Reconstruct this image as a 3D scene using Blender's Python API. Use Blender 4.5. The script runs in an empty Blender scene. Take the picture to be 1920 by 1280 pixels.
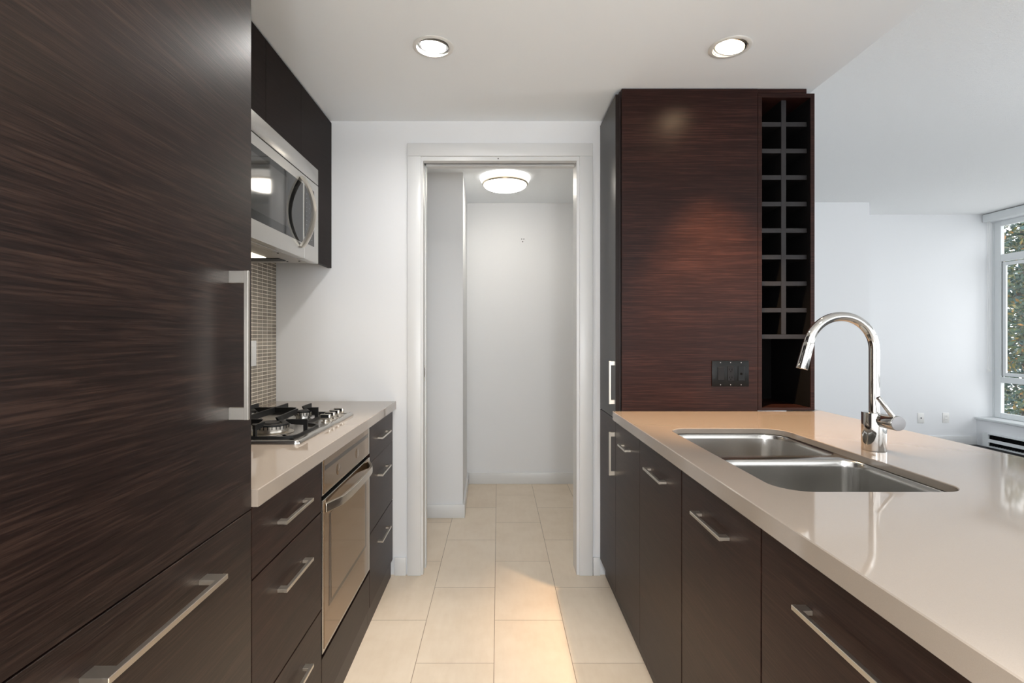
import bpy, bmesh, math, random
from mathutils import Vector, Matrix
random.seed(7)
PI = math.pi
scn = bpy.context.scene
COL = scn.collection

# ------------------------------------------------------------------ camera
CAMH = 1.272
cd = bpy.data.cameras.new('camera')
cam = bpy.data.objects.new('camera', cd)
COL.objects.link(cam)
scn.camera = cam
cam.location = (0, 0, CAMH)
cam.rotation_euler = (PI / 2, 0, 0)
cd.sensor_fit = 'HORIZONTAL'
cd.sensor_width = 36.0
cd.lens = 973 / 1920 * 36.0
cd.shift_x = (960 - 934) / 1920
cd.shift_y = (630 - 640) / 1920
cd.clip_start = 0.02

# ------------------------------------------------------------------ view
vs = scn.view_settings
scn.display_settings.display_device = 'sRGB'
vs.view_transform = 'Standard'
vs.look = 'None'
vs.gamma = 1.0
vs.use_curve_mapping = False
vs.exposure = 0.14

# ------------------------------------------------------------------ world: bright overcast daylight
SKY = 3.0
w = bpy.data.worlds.new('overcast_sky')
scn.world = w
w.use_nodes = True
bg = w.node_tree.nodes['Background']
bg.inputs[0].default_value = (0.975, 0.985, 1.0, 1)
bg.inputs[1].default_value = SKY

try:
    scn.cycles.max_bounces = 8
    scn.cycles.diffuse_bounces = 5
    scn.cycles.glossy_bounces = 5
    scn.cycles.transmission_bounces = 6
    scn.cycles.sample_clamp_indirect = 4.0
    scn.cycles.caustics_reflective = False
    scn.cycles.caustics_refractive = False
    scn.cycles.use_denoising = True
except Exception:
    pass


def portal(x, y0, y1, z0, z1):
    l = bpy.data.lights.new('window_portal', 'AREA')
    l.shape = 'RECTANGLE'
    l.size = abs(y1 - y0)
    l.size_y = abs(z1 - z0)
    l.cycles.is_portal = True
    o = bpy.data.objects.new('window_portal', l)
    COL.objects.link(o)
    o.location = (x, (y0 + y1) / 2, (z0 + z1) / 2)
    # area lights shine along local -Z; aim at -X
    o.rotation_euler = Vector((-1, 0, 0)).to_track_quat('-Z', 'Z').to_euler()
    return o


# geometry constants (metres)
LW = -1.192      # left wall
BW = 2.769       # back wall front face
KC = 2.419       # kitchen ceiling
LC = 2.70        # living ceiling
LF = -0.558      # left cabinet fronts
RF = 0.5435      # right cabinet fronts
TOP = 0.925      # counter height
YB = -2.6        # room end behind the viewer
XW = 5.82        # window plane
SOF = 1.4706     # kitchen ceiling edge

portal(XW + 0.06, -2.4, 6.0, 0.38, 2.6)
pr_ = portal(0, -1.0, 1.4, 0.35, 2.3)
pr_.location = (0.2, YB - 0.06, 1.325)
pr_.rotation_euler = Vector((0, 1, 0)).to_track_quat('-Z', 'Z').to_euler()
pr2 = portal(0, 2.2, 5.4, 0.35, 2.5)
pr2.location = (3.8, YB - 0.06, 1.425)
pr2.rotation_euler = pr_.rotation_euler

# ------------------------------------------------------------------ materials
MATS = {}


def newmat(name):
    m = bpy.data.materials.new(name)
    m.use_nodes = True
    MATS[name] = m
    return m, m.node_tree.nodes, m.node_tree.links, m.node_tree.nodes['Principled BSDF']


def plain(name, col, rough=0.5, metal=0.0, spec=0.5, emis=None, estr=0.0, coat=0.0):
    m, N, L, b = newmat(name)
    b.inputs['Base Color'].default_value = (*col, 1)
    b.inputs['Roughness'].default_value = rough
    b.inputs['Metallic'].default_value = metal
    b.inputs['Specular IOR Level'].default_value = spec
    b.inputs['Coat Weight'].default_value = coat
    if emis:
        b.inputs['Emission Color'].default_value = (*emis, 1)
        b.inputs['Emission Strength'].default_value = estr
    return m


def srgb(r, g, b):
    f = lambda c: (c / 255 / 12.92) if c / 255 <= 0.04045 else ((c / 255 + 0.055) / 1.055) ** 2.4
    return (f(r), f(g), f(b))


def node(N, t, **kw):
    n = N.new(t)
    for k, v in kw.items():
        setattr(n, k, v)
    return n


def math_node(N, L, op, a, b=None):
    n = N.new('ShaderNodeMath')
    n.operation = op
    for i, v in enumerate((a, b)):
        if v is None:
            continue
        if isinstance(v, (int, float)):
            n.inputs[i].default_value = v
        else:
            L.new(v, n.inputs[i])
    return n.outputs[0]


def noise(N, L, vec, scale, detail=3, rough=0.55):
    n = N.new('ShaderNodeTexNoise')
    L.new(vec, n.inputs['Vector'])
    n.inputs['Scale'].default_value = scale
    n.inputs['Detail'].default_value = detail
    n.inputs['Roughness'].default_value = rough
    return n.outputs['Fac']


def mapping(N, L, vec, scale, loc=(0, 0, 0)):
    m = N.new('ShaderNodeMapping')
    L.new(vec, m.inputs['Vector'])
    m.inputs['Scale'].default_value = scale
    m.inputs['Location'].default_value = loc
    return m.outputs[0]


def ramp(N, L, fac, stops):
    r = N.new('ShaderNodeValToRGB')
    L.new(fac, r.inputs[0])
    e = r.color_ramp.elements
    while len(e) > len(stops):
        e.remove(e[-1])
    while len(e) < len(stops):
        e.new(0.5)
    for i, (p, c) in enumerate(stops):
        e[i].position = p
        e[i].color = (*c, 1)
    return r.outputs[0]


def bump(N, L, b, h, strength, dist):
    n = N.new('ShaderNodeBump')
    n.inputs['Strength'].default_value = strength
    n.inputs['Distance'].default_value = dist
    L.new(h, n.inputs['Height'])
    L.new(n.outputs[0], b.inputs['Normal'])


def wood(name, grain, dark, mid, light, rough=0.33, spec=0.28, bmp=0.25):
    """fine straight-grained dark veneer, grain along axis 'X' or 'Y' of the room"""
    m, N, L, b = newmat(name)
    g = N.new('ShaderNodeNewGeometry').outputs['Position']
    a = {'X': (4, 170, 170), 'Y': (230, 7, 230), 'Z': (170, 170, 5)}[grain]
    c = {'X': (12, 480, 480), 'Y': (480, 14, 480), 'Z': (480, 480, 14)}[grain]
    d = {'X': (0.7, 22, 22), 'Y': (30, 1.3, 30), 'Z': (22, 22, 0.9)}[grain]
    n1 = noise(N, L, mapping(N, L, g, a), 1.0, 4, 0.6)
    n2 = noise(N, L, mapping(N, L, g, c), 1.0, 2, 0.6)
    n3 = noise(N, L, mapping(N, L, g, d), 1.0, 2, 0.5)
    s = math_node(N, L, 'ADD', math_node(N, L, 'MULTIPLY', n1, 0.55), math_node(N, L, 'MULTIPLY', n2, 0.25))
    s = math_node(N, L, 'ADD', s, math_node(N, L, 'MULTIPLY', n3, 0.20))
    col = ramp(N, L, s, [(0.33, dark), (0.5, mid), (0.69, light)])
    L.new(col, b.inputs['Base Color'])
    b.inputs['Roughness'].default_value = rough
    b.inputs['Specular IOR Level'].default_value = spec
    h = math_node(N, L, 'ADD', n2, math_node(N, L, 'MULTIPLY', n1, 0.6))
    bump(N, L, b, h, bmp, 0.0006)
    return m


W_D, W_M, W_L = srgb(11, 6, 5), srgb(30, 19, 16), srgb(58, 43, 36)
WY = wood('wenge_veneer_grain_lengthwise', 'Y', W_D, W_M, W_L)
WX = wood('wenge_veneer_grain_crosswise', 'X', srgb(24, 11, 10), srgb(39, 22, 19), srgb(68, 42, 36), rough=0.31, spec=0.15)
WB = wood('wenge_veneer_base_fronts', 'Y', srgb(24, 13, 11), srgb(39, 25, 21), srgb(58, 40, 34), rough=0.38, spec=0.14, bmp=0.18)
WU = wood('wenge_veneer_wall_cabinets', 'Y', srgb(20, 14, 13), srgb(28, 21, 19), srgb(36, 28, 26), rough=0.35, spec=0.03, bmp=0.1)
WP = wood('wenge_veneer_tall_door', 'Y', srgb(20, 14, 13), srgb(28, 21, 19), srgb(36, 28, 26), rough=0.3, spec=0.16, bmp=0.1)
WE = plain('dark_veneer_edge', srgb(44, 28, 26), 0.45)
WSLAT = plain('charcoal_veneer_slat', srgb(36, 34, 36), 0.5, spec=0.3)
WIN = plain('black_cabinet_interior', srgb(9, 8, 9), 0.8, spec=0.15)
DARK = plain('black_gap', srgb(10, 9, 9), 0.8, spec=0.1)


def wallmat(name, col, sc=260, st=0.06, rough=0.55):
    m, N, L, b = newmat(name)
    g = N.new('ShaderNodeNewGeometry').outputs['Position']
    n1 = noise(N, L, g, sc, 3)
    b.inputs['Base Color'].default_value = (*col, 1)
    b.inputs['Roughness'].default_value = rough
    b.inputs['Specular IOR Level'].default_value = 0.35
    bump(N, L, b, n1, st, 0.001)
    return m


WALL = wallmat('white_wall_paint', (0.775, 0.79, 0.81))
CEIL = wallmat('smooth_ceiling_paint', (0.87, 0.91, 0.945), rough=0.7)
TRIM = plain('white_satin_trim', (0.71, 0.72, 0.725), 0.32)


def popcorn():
    m, N, L, b = newmat('textured_ceiling_paint')
    g = N.new('ShaderNodeNewGeometry').outputs['Position']
    n1 = noise(N, L, g, 85, 5, 0.7)
    n2 = noise(N, L, g, 230, 3, 0.6)
    s = math_node(N, L, 'ADD', n1, math_node(N, L, 'MULTIPLY', n2, 0.5))
    b.inputs['Base Color'].default_value = (0.92, 0.93, 0.93, 1)
    b.inputs['Roughness'].default_value = 0.9
    bump(N, L, b, s, 0.8, 0.009)
    return m


POP = popcorn()


def tilefloor():
    m, N, L, b = newmat('cream_porcelain_floor_tile')
    g = N.new('ShaderNodeNewGeometry').outputs['Position']
    sp = N.new('ShaderNodeSeparateXYZ')
    L.new(g, sp.inputs[0])
    TW, TL = 0.305, 0.610
    cx = math_node(N, L, 'DIVIDE', math_node(N, L, 'ADD', sp.outputs[0], 0.016), TW)
    ci = math_node(N, L, 'FLOOR', cx)
    cf = math_node(N, L, 'SUBTRACT', cx, ci)
    par = math_node(N, L, 'FLOORED_MODULO', ci, 2.0)
    uy = math_node(N, L, 'DIVIDE', math_node(N, L, 'SUBTRACT', sp.outputs[1], 2.325), TL)
    uy = math_node(N, L, 'ADD', uy, math_node(N, L, 'MULTIPLY', par, 0.5))
    ui = math_node(N, L, 'FLOOR', uy)
    uf = math_node(N, L, 'SUBTRACT', uy, ui)
    dx = math_node(N, L, 'MULTIPLY', math_node(N, L, 'MINIMUM', cf, math_node(N, L, 'SUBTRACT', 1.0, cf)), TW)
    dy = math_node(N, L, 'MULTIPLY', math_node(N, L, 'MINIMUM', uf, math_node(N, L, 'SUBTRACT', 1.0, uf)), TL)
    dm = math_node(N, L, 'MINIMUM', dx, dy)
    grout = math_node(N, L, 'LESS_THAN', dm, 0.0013)
    cmb = N.new('ShaderNodeCombineXYZ')
    L.new(ci, cmb.inputs[0])
    L.new(ui, cmb.inputs[1])
    wn = N.new('ShaderNodeTexWhiteNoise')
    wn.noise_dimensions = '3D'
    L.new(cmb.outputs[0], wn.inputs['Vector'])
    n1 = noise(N, L, g, 5.0, 4, 0.6)
    n2 = noise(N, L, mapping(N, L, g, (40, 9, 9)), 1.0, 3, 0.6)
    s = math_node(N, L, 'ADD', math_node(N, L, 'MULTIPLY', n1, 0.55), math_node(N, L, 'MULTIPLY', n2, 0.25))
    s = math_node(N, L, 'ADD', s, math_node(N, L, 'MULTIPLY', wn.outputs['Value'], 0.20))
    col = ramp(N, L, s, [(0.3, srgb(212, 195, 173)), (0.55, srgb(222, 207, 187)), (0.8, srgb(229, 216, 198))])
    mx = N.new('ShaderNodeMixRGB')
    L.new(grout, mx.inputs[0])
    L.new(col, mx.inputs[1])
    mx.inputs[2].default_value = (*srgb(140, 122, 102), 1)
    L.new(mx.outputs[0], b.inputs['Base Color'])
    b.inputs['Roughness'].default_value = 0.34
    b.inputs['Specular IOR Level'].default_value = 0.45
    h = math_node(N, L, 'MINIMUM', math_node(N, L, 'MULTIPLY', dm, 300.0), 1.0)
    bump(N, L, b, h, 0.3, 0.001)
    return m


TILE = tilefloor()


def darkfloor():
    return wood('dark_living_floor_boards', 'Y', srgb(40, 40, 42), srgb(56, 56, 58), srgb(74, 72, 72), rough=0.45)


DFLOOR = darkfloor()


def mosaic():
    m, N, L, b = newmat('taupe_mosaic_tile')
    g = N.new('ShaderNodeNewGeometry').outputs['Position']
    sp = N.new('ShaderNodeSeparateXYZ')
    L.new(g, sp.inputs[0])
    PW, PH = 0.0545, 0.0187
    a = math_node(N, L, 'DIVIDE', math_node(N, L, 'SUBTRACT', sp.outputs[1], BW + 0.001), PW)
    ai = math_node(N, L, 'FLOOR', a)
    af = math_node(N, L, 'SUBTRACT', a, ai)
    c = math_node(N, L, 'DIVIDE', math_node(N, L, 'SUBTRACT', sp.outputs[2], TOP), PH)
    ci = math_node(N, L, 'FLOOR', c)
    cf = math_node(N, L, 'SUBTRACT', c, ci)
    da = math_node(N, L, 'MULTIPLY', math_node(N, L, 'MINIMUM', af, math_node(N, L, 'SUBTRACT', 1.0, af)), PW)
    dc = math_node(N, L, 'MULTIPLY', math_node(N, L, 'MINIMUM', cf, math_node(N, L, 'SUBTRACT', 1.0, cf)), PH)
    dm = math_node(N, L, 'MINIMUM', da, dc)
    grout = math_node(N, L, 'LESS_THAN', dm, 0.0014)
    cmb = N.new('ShaderNodeCombineXYZ')
    L.new(ai, cmb.inputs[0])
    L.new(ci, cmb.inputs[1])
    wn = N.new('ShaderNodeTexWhiteNoise')
    wn.noise_dimensions = '3D'
    L.new(cmb.outputs[0], wn.inputs['Vector'])
    col = ramp(N, L, wn.outputs['Value'], [(0.0, srgb(124, 114, 101)), (0.5, srgb(136, 126, 113)), (1.0, srgb(148, 138, 124))])
    mx = N.new('ShaderNodeMixRGB')
    L.new(grout, mx.inputs[0])
    L.new(col, mx.inputs[1])
    mx.inputs[2].default_value = (*srgb(236, 226, 208), 1)
    L.new(mx.outputs[0], b.inputs['Base Color'])
    L.new(math_node(N, L, 'ADD', math_node(N, L, 'MULTIPLY', grout, 0.5), 0.22), b.inputs['Roughness'])
    bump(N, L, b, math_node(N, L, 'MINIMUM', math_node(N, L, 'MULTIPLY', dm, 500.0), 1.0), 0.4, 0.001)
    return m


MOSAIC = mosaic()


def quartz():
    m, N, L, b = newmat('beige_polished_quartz')
    g = N.new('ShaderNodeNewGeometry').outputs['Position']
    n1 = noise(N, L, g, 1100, 2)
    col = ramp(N, L, n1, [(0.3, srgb(150, 139, 128)), (0.5, srgb(152, 141, 130)), (0.7, srgb(154, 143, 132))])
    L.new(col, b.inputs['Base Color'])
    b.inputs['Roughness'].default_value = 0.055
    b.inputs['Specular IOR Level'].default_value = 1.0
    return m


QUARTZ = quartz()


def brushed(name, col, rough, axis=None, st=0.08):
    m, N, L, b = newmat(name)
    b.inputs['Base Color'].default_value = (*col, 1)
    b.inputs['Metallic'].default_value = 1.0
    g = N.new('ShaderNodeNewGeometry').outputs['Position']
    a = {'X': (8, 900, 900), 'Y': (900, 8, 900), 'Z': (900, 900, 8)}[axis or 'Y']
    n1 = noise(N, L, mapping(N, L, g, a), 1.0, 2)
    L.new(math_node(N, L, 'ADD', math_node(N, L, 'MULTIPLY', n1, 0.15), rough - 0.07), b.inputs['Roughness'])
    return m


STEEL = plain('brushed_stainless_steel', (0.50, 0.485, 0.46), 0.27, 1.0)
SINKM = plain('satin_sink_steel', (0.52, 0.51, 0.49), 0.22, 1.0)
NICKEL = plain('satin_nickel', (0.64, 0.60, 0.54), 0.3, 1.0)
CHROME = plain('polished_chrome', (0.60, 0.59, 0.57), 0.06, 1.0)
GREYCAP = plain('matt_grey_metal', (0.30, 0.30, 0.31), 0.4, 0.6)
IRON = plain('black_cast_iron', srgb(14, 14, 14), 0.5, spec=0.3)
BGLASS = plain('black_glass', srgb(8, 9, 10), 0.05, spec=0.35)
MGLASS = plain('bronze_mirror_glass', srgb(138, 114, 88), 0.07, 0.85)
DGLASS = plain('dark_bronze_glass', srgb(74, 58, 42), 0.1, 0.85)
BLACKP = plain('black_plastic', srgb(9, 12, 14), 0.35, spec=0.25)
BLACKM = plain('black_socket', srgb(18, 18, 20), 0.4, spec=0.25)
WPLAS = plain('white_plastic', (0.78, 0.78, 0.76), 0.35)
PALE = plain('pale_print', srgb(130, 136, 140), 0.6)
UNDER = plain('grey_painted_metal', srgb(150, 148, 144), 0.35, 0.3)
VINYL = plain('white_vinyl_frame', (0.72, 0.75, 0.76), 0.35)
GASK = plain('dark_gasket', srgb(22, 25, 28), 0.6)
LENS = plain('warm_lit_lens', (1, 0.95, 0.85), 0.4, emis=(1.0, 0.86, 0.66), estr=3.0)
LAMPW = plain('lit_white_bulb', (1, 1, 1), 0.4, emis=(1.0, 0.97, 0.94), estr=320.0)
LAMPO = plain('lit_warm_bulb', (1, 1, 1), 0.4, emis=(1.0, 0.74, 0.45), estr=45.0)
PLATE = plain('glowing_lamp_base', (1, 1, 1), 0.4, emis=(1.0, 0.95, 0.87), estr=1.6)
DOME = plain('lit_opal_glass', (1, 1, 1), 0.35, emis=(1.0, 0.93, 0.82), estr=23.0)
RINGM = plain('white_lamp_trim', (0.72, 0.72, 0.70), 0.4)
REFL = plain('lamp_reflector', (0.8, 0.8, 0.8), 0.12, 1.0)
BRASSY = plain('brushed_brass_nickel_ring', (0.50, 0.45, 0.36), 0.3, 1.0)


def glassmat():
    m = bpy.data.materials.new('window_glass')
    m.use_nodes = True
    N, L = m.node_tree.nodes, m.node_tree.links
    N.remove(N['Principled BSDF'])
    out = N['Material Output']
    t = N.new('ShaderNodeBsdfTransparent')
    t.inputs[0].default_value = (0.98, 0.985, 0.985, 1)
    gl = N.new('ShaderNodeBsdfGlossy')
    gl.inputs['Roughness'].default_value = 0.0
    f = N.new('ShaderNodeLayerWeight')
    f.inputs['Blend'].default_value = 0.5
    fr = math_node(N, L, 'ADD', math_node(N, L, 'MULTIPLY', math_node(N, L, 'POWER', f.outputs['Facing'], 4.0), 0.7), 0.03)
    mx = N.new('ShaderNodeMixShader')
    L.new(fr, mx.inputs[0])
    L.new(t.outputs[0], mx.inputs[1])
    L.new(gl.outputs[0], mx.inputs[2])
    L.new(mx.outputs[0], out.inputs[0])
    return m


GLASS = glassmat()


def leafmat(name, stops):
    m, N, L, b = newmat(name)
    g = N.new('ShaderNodeNewGeometry').outputs['Position']
    n1 = noise(N, L, g, 4.5, 4, 0.8)
    L.new(ramp(N, L, n1, stops), b.inputs['Base Color'])
    b.inputs['Roughness'].default_value = 0.4
    return m


LEAFG = leafmat('green_and_rust_leaves', [(0.3, (0.008, 0.03, 0.035)), (0.50, (0.02, 0.05, 0.025)), (0.58, (0.10, 0.10, 0.02)), (0.66, (0.32, 0.12, 0.02))])
LEAFB = leafmat('bluish_green_leaves', [(0.3, (0.008, 0.035, 0.05)), (0.5, (0.03, 0.09, 0.09)), (0.7, (0.10, 0.14, 0.10))])
BARK = plain('tree_bark', srgb(70, 58, 50), 0.9)
BOUNCE = wallmat('pale_bounce_ground', (0.78, 0.78, 0.77), 30, 0.1, 0.9)  # unseen ground, made very pale to bounce daylight onto the ceilings

# ------------------------------------------------------------------ mesh helpers


class MB:
    def __init__(self):
        self.bm = bmesh.new()

    def _add(self, t):
        me = bpy.data.meshes.new('t')
        t.to_mesh(me)
        t.free()
        self.bm.from_mesh(me)
        bpy.data.meshes.remove(me)
        return self

    def box(self, x0, x1, y0, y1, z0, z1, bev=0.0, seg=1, M=None):
        t = bmesh.new()
        bmesh.ops.create_cube(t, size=1.0)
        for v in t.verts:
            v.co = Vector(((x0 + x1) / 2 + v.co.x * abs(x1 - x0), (y0 + y1) / 2 + v.co.y * abs(y1 - y0), (z0 + z1) / 2 + v.co.z * abs(z1 - z0)))
        if bev > 0:
            bmesh.ops.bevel(t, geom=t.edges[:], offset=bev, segments=seg, affect='EDGES', profile=0.5)
        if M is not None:
            bmesh.ops.transform(t, matrix=M, verts=t.verts)
        return self._add(t)

    def cyl(self, p0, p1, r0, r1=None, n=32, bev=0.0):
        r1 = r0 if r1 is None else r1
        p0, p1 = Vector(p0), Vector(p1)
        t = bmesh.new()
        bmesh.ops.create_cone(t, cap_ends=True, segments=n, radius1=r0, radius2=r1, depth=(p1 - p0).length)
        if bev > 0:
            es = [e for e in t.edges if len([f for f in e.link_faces if len(f.verts) > 4]) == 1]
            bmesh.ops.bevel(t, geom=es, offset=bev, segments=3, affect='EDGES', profile=0.5)
        q = (p1 - p0).to_track_quat('Z', 'Y').to_matrix().to_4x4()
        q.translation = (p0 + p1) / 2
        bmesh.ops.transform(t, matrix=q, verts=t.verts)
        return self._add(t)

    def lathe(self, prof, c, n=48, M=None):
        """prof: list of (r, z) round a vertical axis through c"""
        t = bmesh.new()
        rings = []
        for r, z in prof:
            if r < 1e-6:
                rings.append([t.verts.new((0, 0, z))])
            else:
                rings.append([t.verts.new((r * math.cos(2 * PI * i / n), r * math.sin(2 * PI * i / n), z)) for i in range(n)])
        for a, b in zip(rings, rings[1:]):
            for i in range(n):
                j = (i + 1) % n
                if len(a) == 1 and len(b) == 1:
                    continue
                if len(a) == 1:
                    t.faces.new((a[0], b[j], b[i]))
                elif len(b) == 1:
                    t.faces.new((a[i], a[j], b[0]))
                else:
                    t.faces.new((a[i], a[j], b[j], b[i]))
        bmesh.ops.recalc_face_normals(t, faces=t.faces)
        if M is not None:
            bmesh.ops.transform(t, matrix=M, verts=t.verts)
        bmesh.ops.translate(t, verts=t.verts, vec=c)
        return self._add(t)

    def sweep(self, pts, sec, closed=False, up=(0, 0, 1), caps=True):
        """sweep a 2D section (list of (a,b): a along side, b along up-ish) along pts"""
        t = bmesh.new()
        pts = [Vector(p) for p in pts]
        up = Vector(up)
        n = len(pts)
        rings = []
        for i, p in enumerate(pts):
            if closed:
                d = (pts[(i + 1) % n] - pts[i - 1]).normalized()
                s0 = (p - pts[i - 1]).normalized()
            elif i == 0:
                d = (pts[1] - p).normalized()
                s0 = d
            elif i == n - 1:
                d = (p - pts[i - 1]).normalized()
                s0 = d
            else:
                a, b2 = (p - pts[i - 1]).normalized(), (pts[i + 1] - p).normalized()
                d = (a + b2).normalized()
                s0 = a
            side = d.cross(up).normalized()
            u = side.cross(d).normalized()
            k = 1.0 / max(0.5, d.dot(s0))
            rings.append([t.verts.new(p + side * (a_ * k) + u * b_) for a_, b_ in sec])
        m = len(sec)
        rng = range(n) if closed else range(n - 1)
        for i in rng:
            A, B = rings[i], rings[(i + 1) % n]
            for j in range(m):
                t.faces.new((A[j], A[(j + 1) % m], B[(j + 1) % m], B[j]))
        if caps and not closed:
            t.faces.new(rings[0])
            t.faces.new(rings[-1])
        bmesh.ops.recalc_face_normals(t, faces=t.faces)
        return self._add(t)

    def tube(self, pts, r, n=20, closed=False, up=(0, 0, 1)):
        return self.sweep(pts, [(r * math.cos(2 * PI * i / n), r * math.sin(2 * PI * i / n)) for i in range(n)], closed, up)

    def prism(self, poly, z0, z1, axis='Z'):
        """extrude polygon; axis Z: poly (x,y); axis Y: poly (x,z); axis X: poly (y,z)"""
        t = bmesh.new()
        f = {'Z': lambda a, b, c: (a, b, c), 'Y': lambda a, b, c: (a, c, b), 'X': lambda a, b, c: (c, a, b)}[axis]
        A = [t.verts.new(f(a, b, z0)) for a, b in poly]
        B = [t.verts.new(f(a, b, z1)) for a, b in poly]
        t.faces.new(A)
        t.faces.new(B)
        m = len(poly)
        for i in range(m):
            t.faces.new((A[i], A[(i + 1) % m], B[(i + 1) % m], B[i]))
        bmesh.ops.recalc_face_normals(t, faces=t.faces)
        return self._add(t)

    def build(self, name, mat, parent=None, ang=35, bevel=0.0):
        me = bpy.data.meshes.new(name)
        o = bpy.data.objects.new(name, me)
        COL.objects.link(o)
        if parent is not None:
            o.parent = parent
            off = Vector(parent.get('_w', (0, 0, 0)))
            o['_w'] = list(off)
        else:
            xs = [v.co for v in self.bm.verts]
            off = Vector(((min(v.x for v in xs) + max(v.x for v in xs)) / 2, (min(v.y for v in xs) + max(v.y for v in xs)) / 2, min(v.z for v in xs)))
            o.location = off
            o['_w'] = list(off)
        bmesh.ops.translate(self.bm, verts=self.bm.verts, vec=-off)
        self.bm.to_mesh(me)
        self.bm.free()
        me.materials.append(mat)
        for p in me.polygons:
            p.use_smooth = True
        me.set_sharp_from_angle(angle=math.radians(ang))
        if bevel > 0:
            md = o.modifiers.new('edge', 'BEVEL')
            md.width = bevel
            md.segments = 2
            md.limit_method = 'ANGLE'
        return o


def tag(o, label, cat, group=None):
    o['label'] = label
    o['category'] = cat
    if group:
        o['group'] = group
    return o


def thing(name, label, cat, loc, group=None):
    o = bpy.data.objects.new(name, None)
    COL.objects.link(o)
    o.empty_display_size = 0.05
    o.location = loc
    o['_w'] = list(loc)
    return tag(o, label, cat, group)


def struct(o):
    o['kind'] = 'structure'
    return o


def rrect(x0, x1, y0, y1, r, n=8):
    """rounded rectangle; r = radius or 4 radii for corners (x1y1, x0y1, x0y0, x1y0)"""
    if not isinstance(r, (list, tuple)):
        r = [r] * 4
    out = []
    for (cx, cy, a0, rr) in ((x1 - r[0], y1 - r[0], 0, r[0]), (x0 + r[1], y1 - r[1], 90, r[1]), (x0 + r[2], y0 + r[2], 180, r[2]), (x1 - r[3], y0 + r[3], 270, r[3])):
        for i in range(n + 1):
            a = math.radians(a0 + 90 * i / n)
            out.append((cx + rr * math.cos(a), cy + rr * math.sin(a)))
    return out


def inset(loop, d):
    """move a CCW loop inward by d"""
    n = len(loop)
    out = []
    for i in range(n):
        p0, p, p1 = Vector(loop[i - 1]), Vector(loop[i]), Vector(loop[(i + 1) % n])
        a = (p - p0)
        b = (p1 - p)
        if a.length < 1e-7:
            a = b
        if b.length < 1e-7:
            b = a
        na = Vector((-a.y, a.x)).normalized()
        nb = Vector((-b.y, b.x)).normalized()
        m = na + nb
        if m.length < 1e-6:
            m = na
        m.normalize()
        out.append(tuple(p + m * (d / max(0.35, m.dot(na)))))
    return out


# ------------------------------------------------------------------ room shell
HB = 4.479       # hallway back wall
struct(MB().box(LW - 0.1, SOF + 0.03, YB, HB + 0.1, -0.06, 0.0).build('floor', TILE))
struct(MB().box(SOF + 0.03, XW + 0.2, YB, 6.25, -0.06, 0.0).build('floor_living', DFLOOR))
# kitchen ceiling with two holes for the recessed lights
DL = [(-0.257, 2.059), (0.921, 2.061)]


def ceiling_with_holes():
    t = bmesh.new()
    x0, x1, y0, y1 = LW - 0.1, SOF, YB, HB + 0.1
    rings = []

    def loop(pts, z):
        vs_ = [t.verts.new((a, b, z)) for a, b in pts]
        es = [t.edges.new((vs_[i], vs_[(i + 1) % len(vs_)])) for i in range(len(vs_))]
        return vs_, es
    for z in (KC, LC + 0.02):
        ov, oe = loop([(x0, y0), (x1, y0), (x1, y1), (x0, y1)], z)
        hs = []
        edges = list(oe)
        for cx, cy in DL:
            hv, he = loop([(cx + 0.064 * math.cos(2 * PI * i / 40), cy + 0.064 * math.sin(2 * PI * i / 40)) for i in range(40)], z)
            hs.append(hv)
            edges += he
        rings.append((ov, hs))
        bmesh.ops.triangle_fill(t, edges=edges, use_beauty=True)
    (o0, h0), (o1, h1) = rings
    for A, B in [(o0, o1)] + list(zip(h0, h1)):
        for i in range(len(A)):
            j = (i + 1) % len(A)
            t.faces.new((A[i], A[j], B[j], B[i]))
    bmesh.ops.recalc_face_normals(t, faces=t.faces)
    m = MB()
    m._add(t)
    return m


struct(ceiling_with_holes().build('ceiling', CEIL))
struct(MB().box(SOF, XW + 0.3, YB, 6.25, LC, LC + 0.1).build('ceiling_living', POP))
struct(MB().box(LW - 0.1, LW, YB, HB + 0.1, 0, KC).build('wall_left', WALL))
b = MB()
b.prism([(LW - 0.1, 0), (-1.0, 0), (-1.0, 2.3), (1.4, 2.3), (1.4, 0.35), (-1.0, 0.35), (-1.0, 0), (XW + 0.3, 0), (XW + 0.3, LC), (LW - 0.1, LC)], YB - 0.1, YB, 'Y')
b.bm.clear()
b.box(LW - 0.1, -1.0, YB - 0.1, YB, 0, LC)
b.box(1.4, 2.2, YB - 0.1, YB, 0, LC)
b.box(5.4, XW + 0.3, YB - 0.1, YB, 0, LC)
b.box(2.2, 5.4, YB - 0.1, YB, 0, 0.35)  # openings added in this unseen wall to let in daylight
b.box(2.2, 5.4, YB - 0.1, YB, 2.5, LC)
b.box(-1.0, 1.4, YB - 0.1, YB, 0, 0.35)
b.box(-1.0, 1.4, YB - 0.1, YB, 2.3, LC)
struct(b.build('wall_rear', WALL))
# back wall of the kitchen with the doorway
DX0, DX1, DZ = -0.412, 0.432, 2.228
b = MB()
b.prism([(LW, 0), (DX0, 0), (DX0, DZ), (DX1, DZ), (DX1, 0), (SOF, 0), (SOF, KC), (LW, KC)], BW, BW + 0.12, 'Y')
struct(b.build('wall_back', WALL))
# hallway behind the doorway
struct(MB().box(LW - 0.1, SOF, HB, HB + 0.1, 0, KC).build('wall_hallway_back', WALL))
struct(MB().prism([(LW, 3.64), (-0.247, 3.64), (-0.269, HB), (LW, HB)], 0, KC).build('wall_hallway_left', WALL))
struct(MB().box(SOF - 0.1, SOF, BW + 0.12, 5.536, 0, LC).build('wall_hallway_right', WALL))
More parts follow.
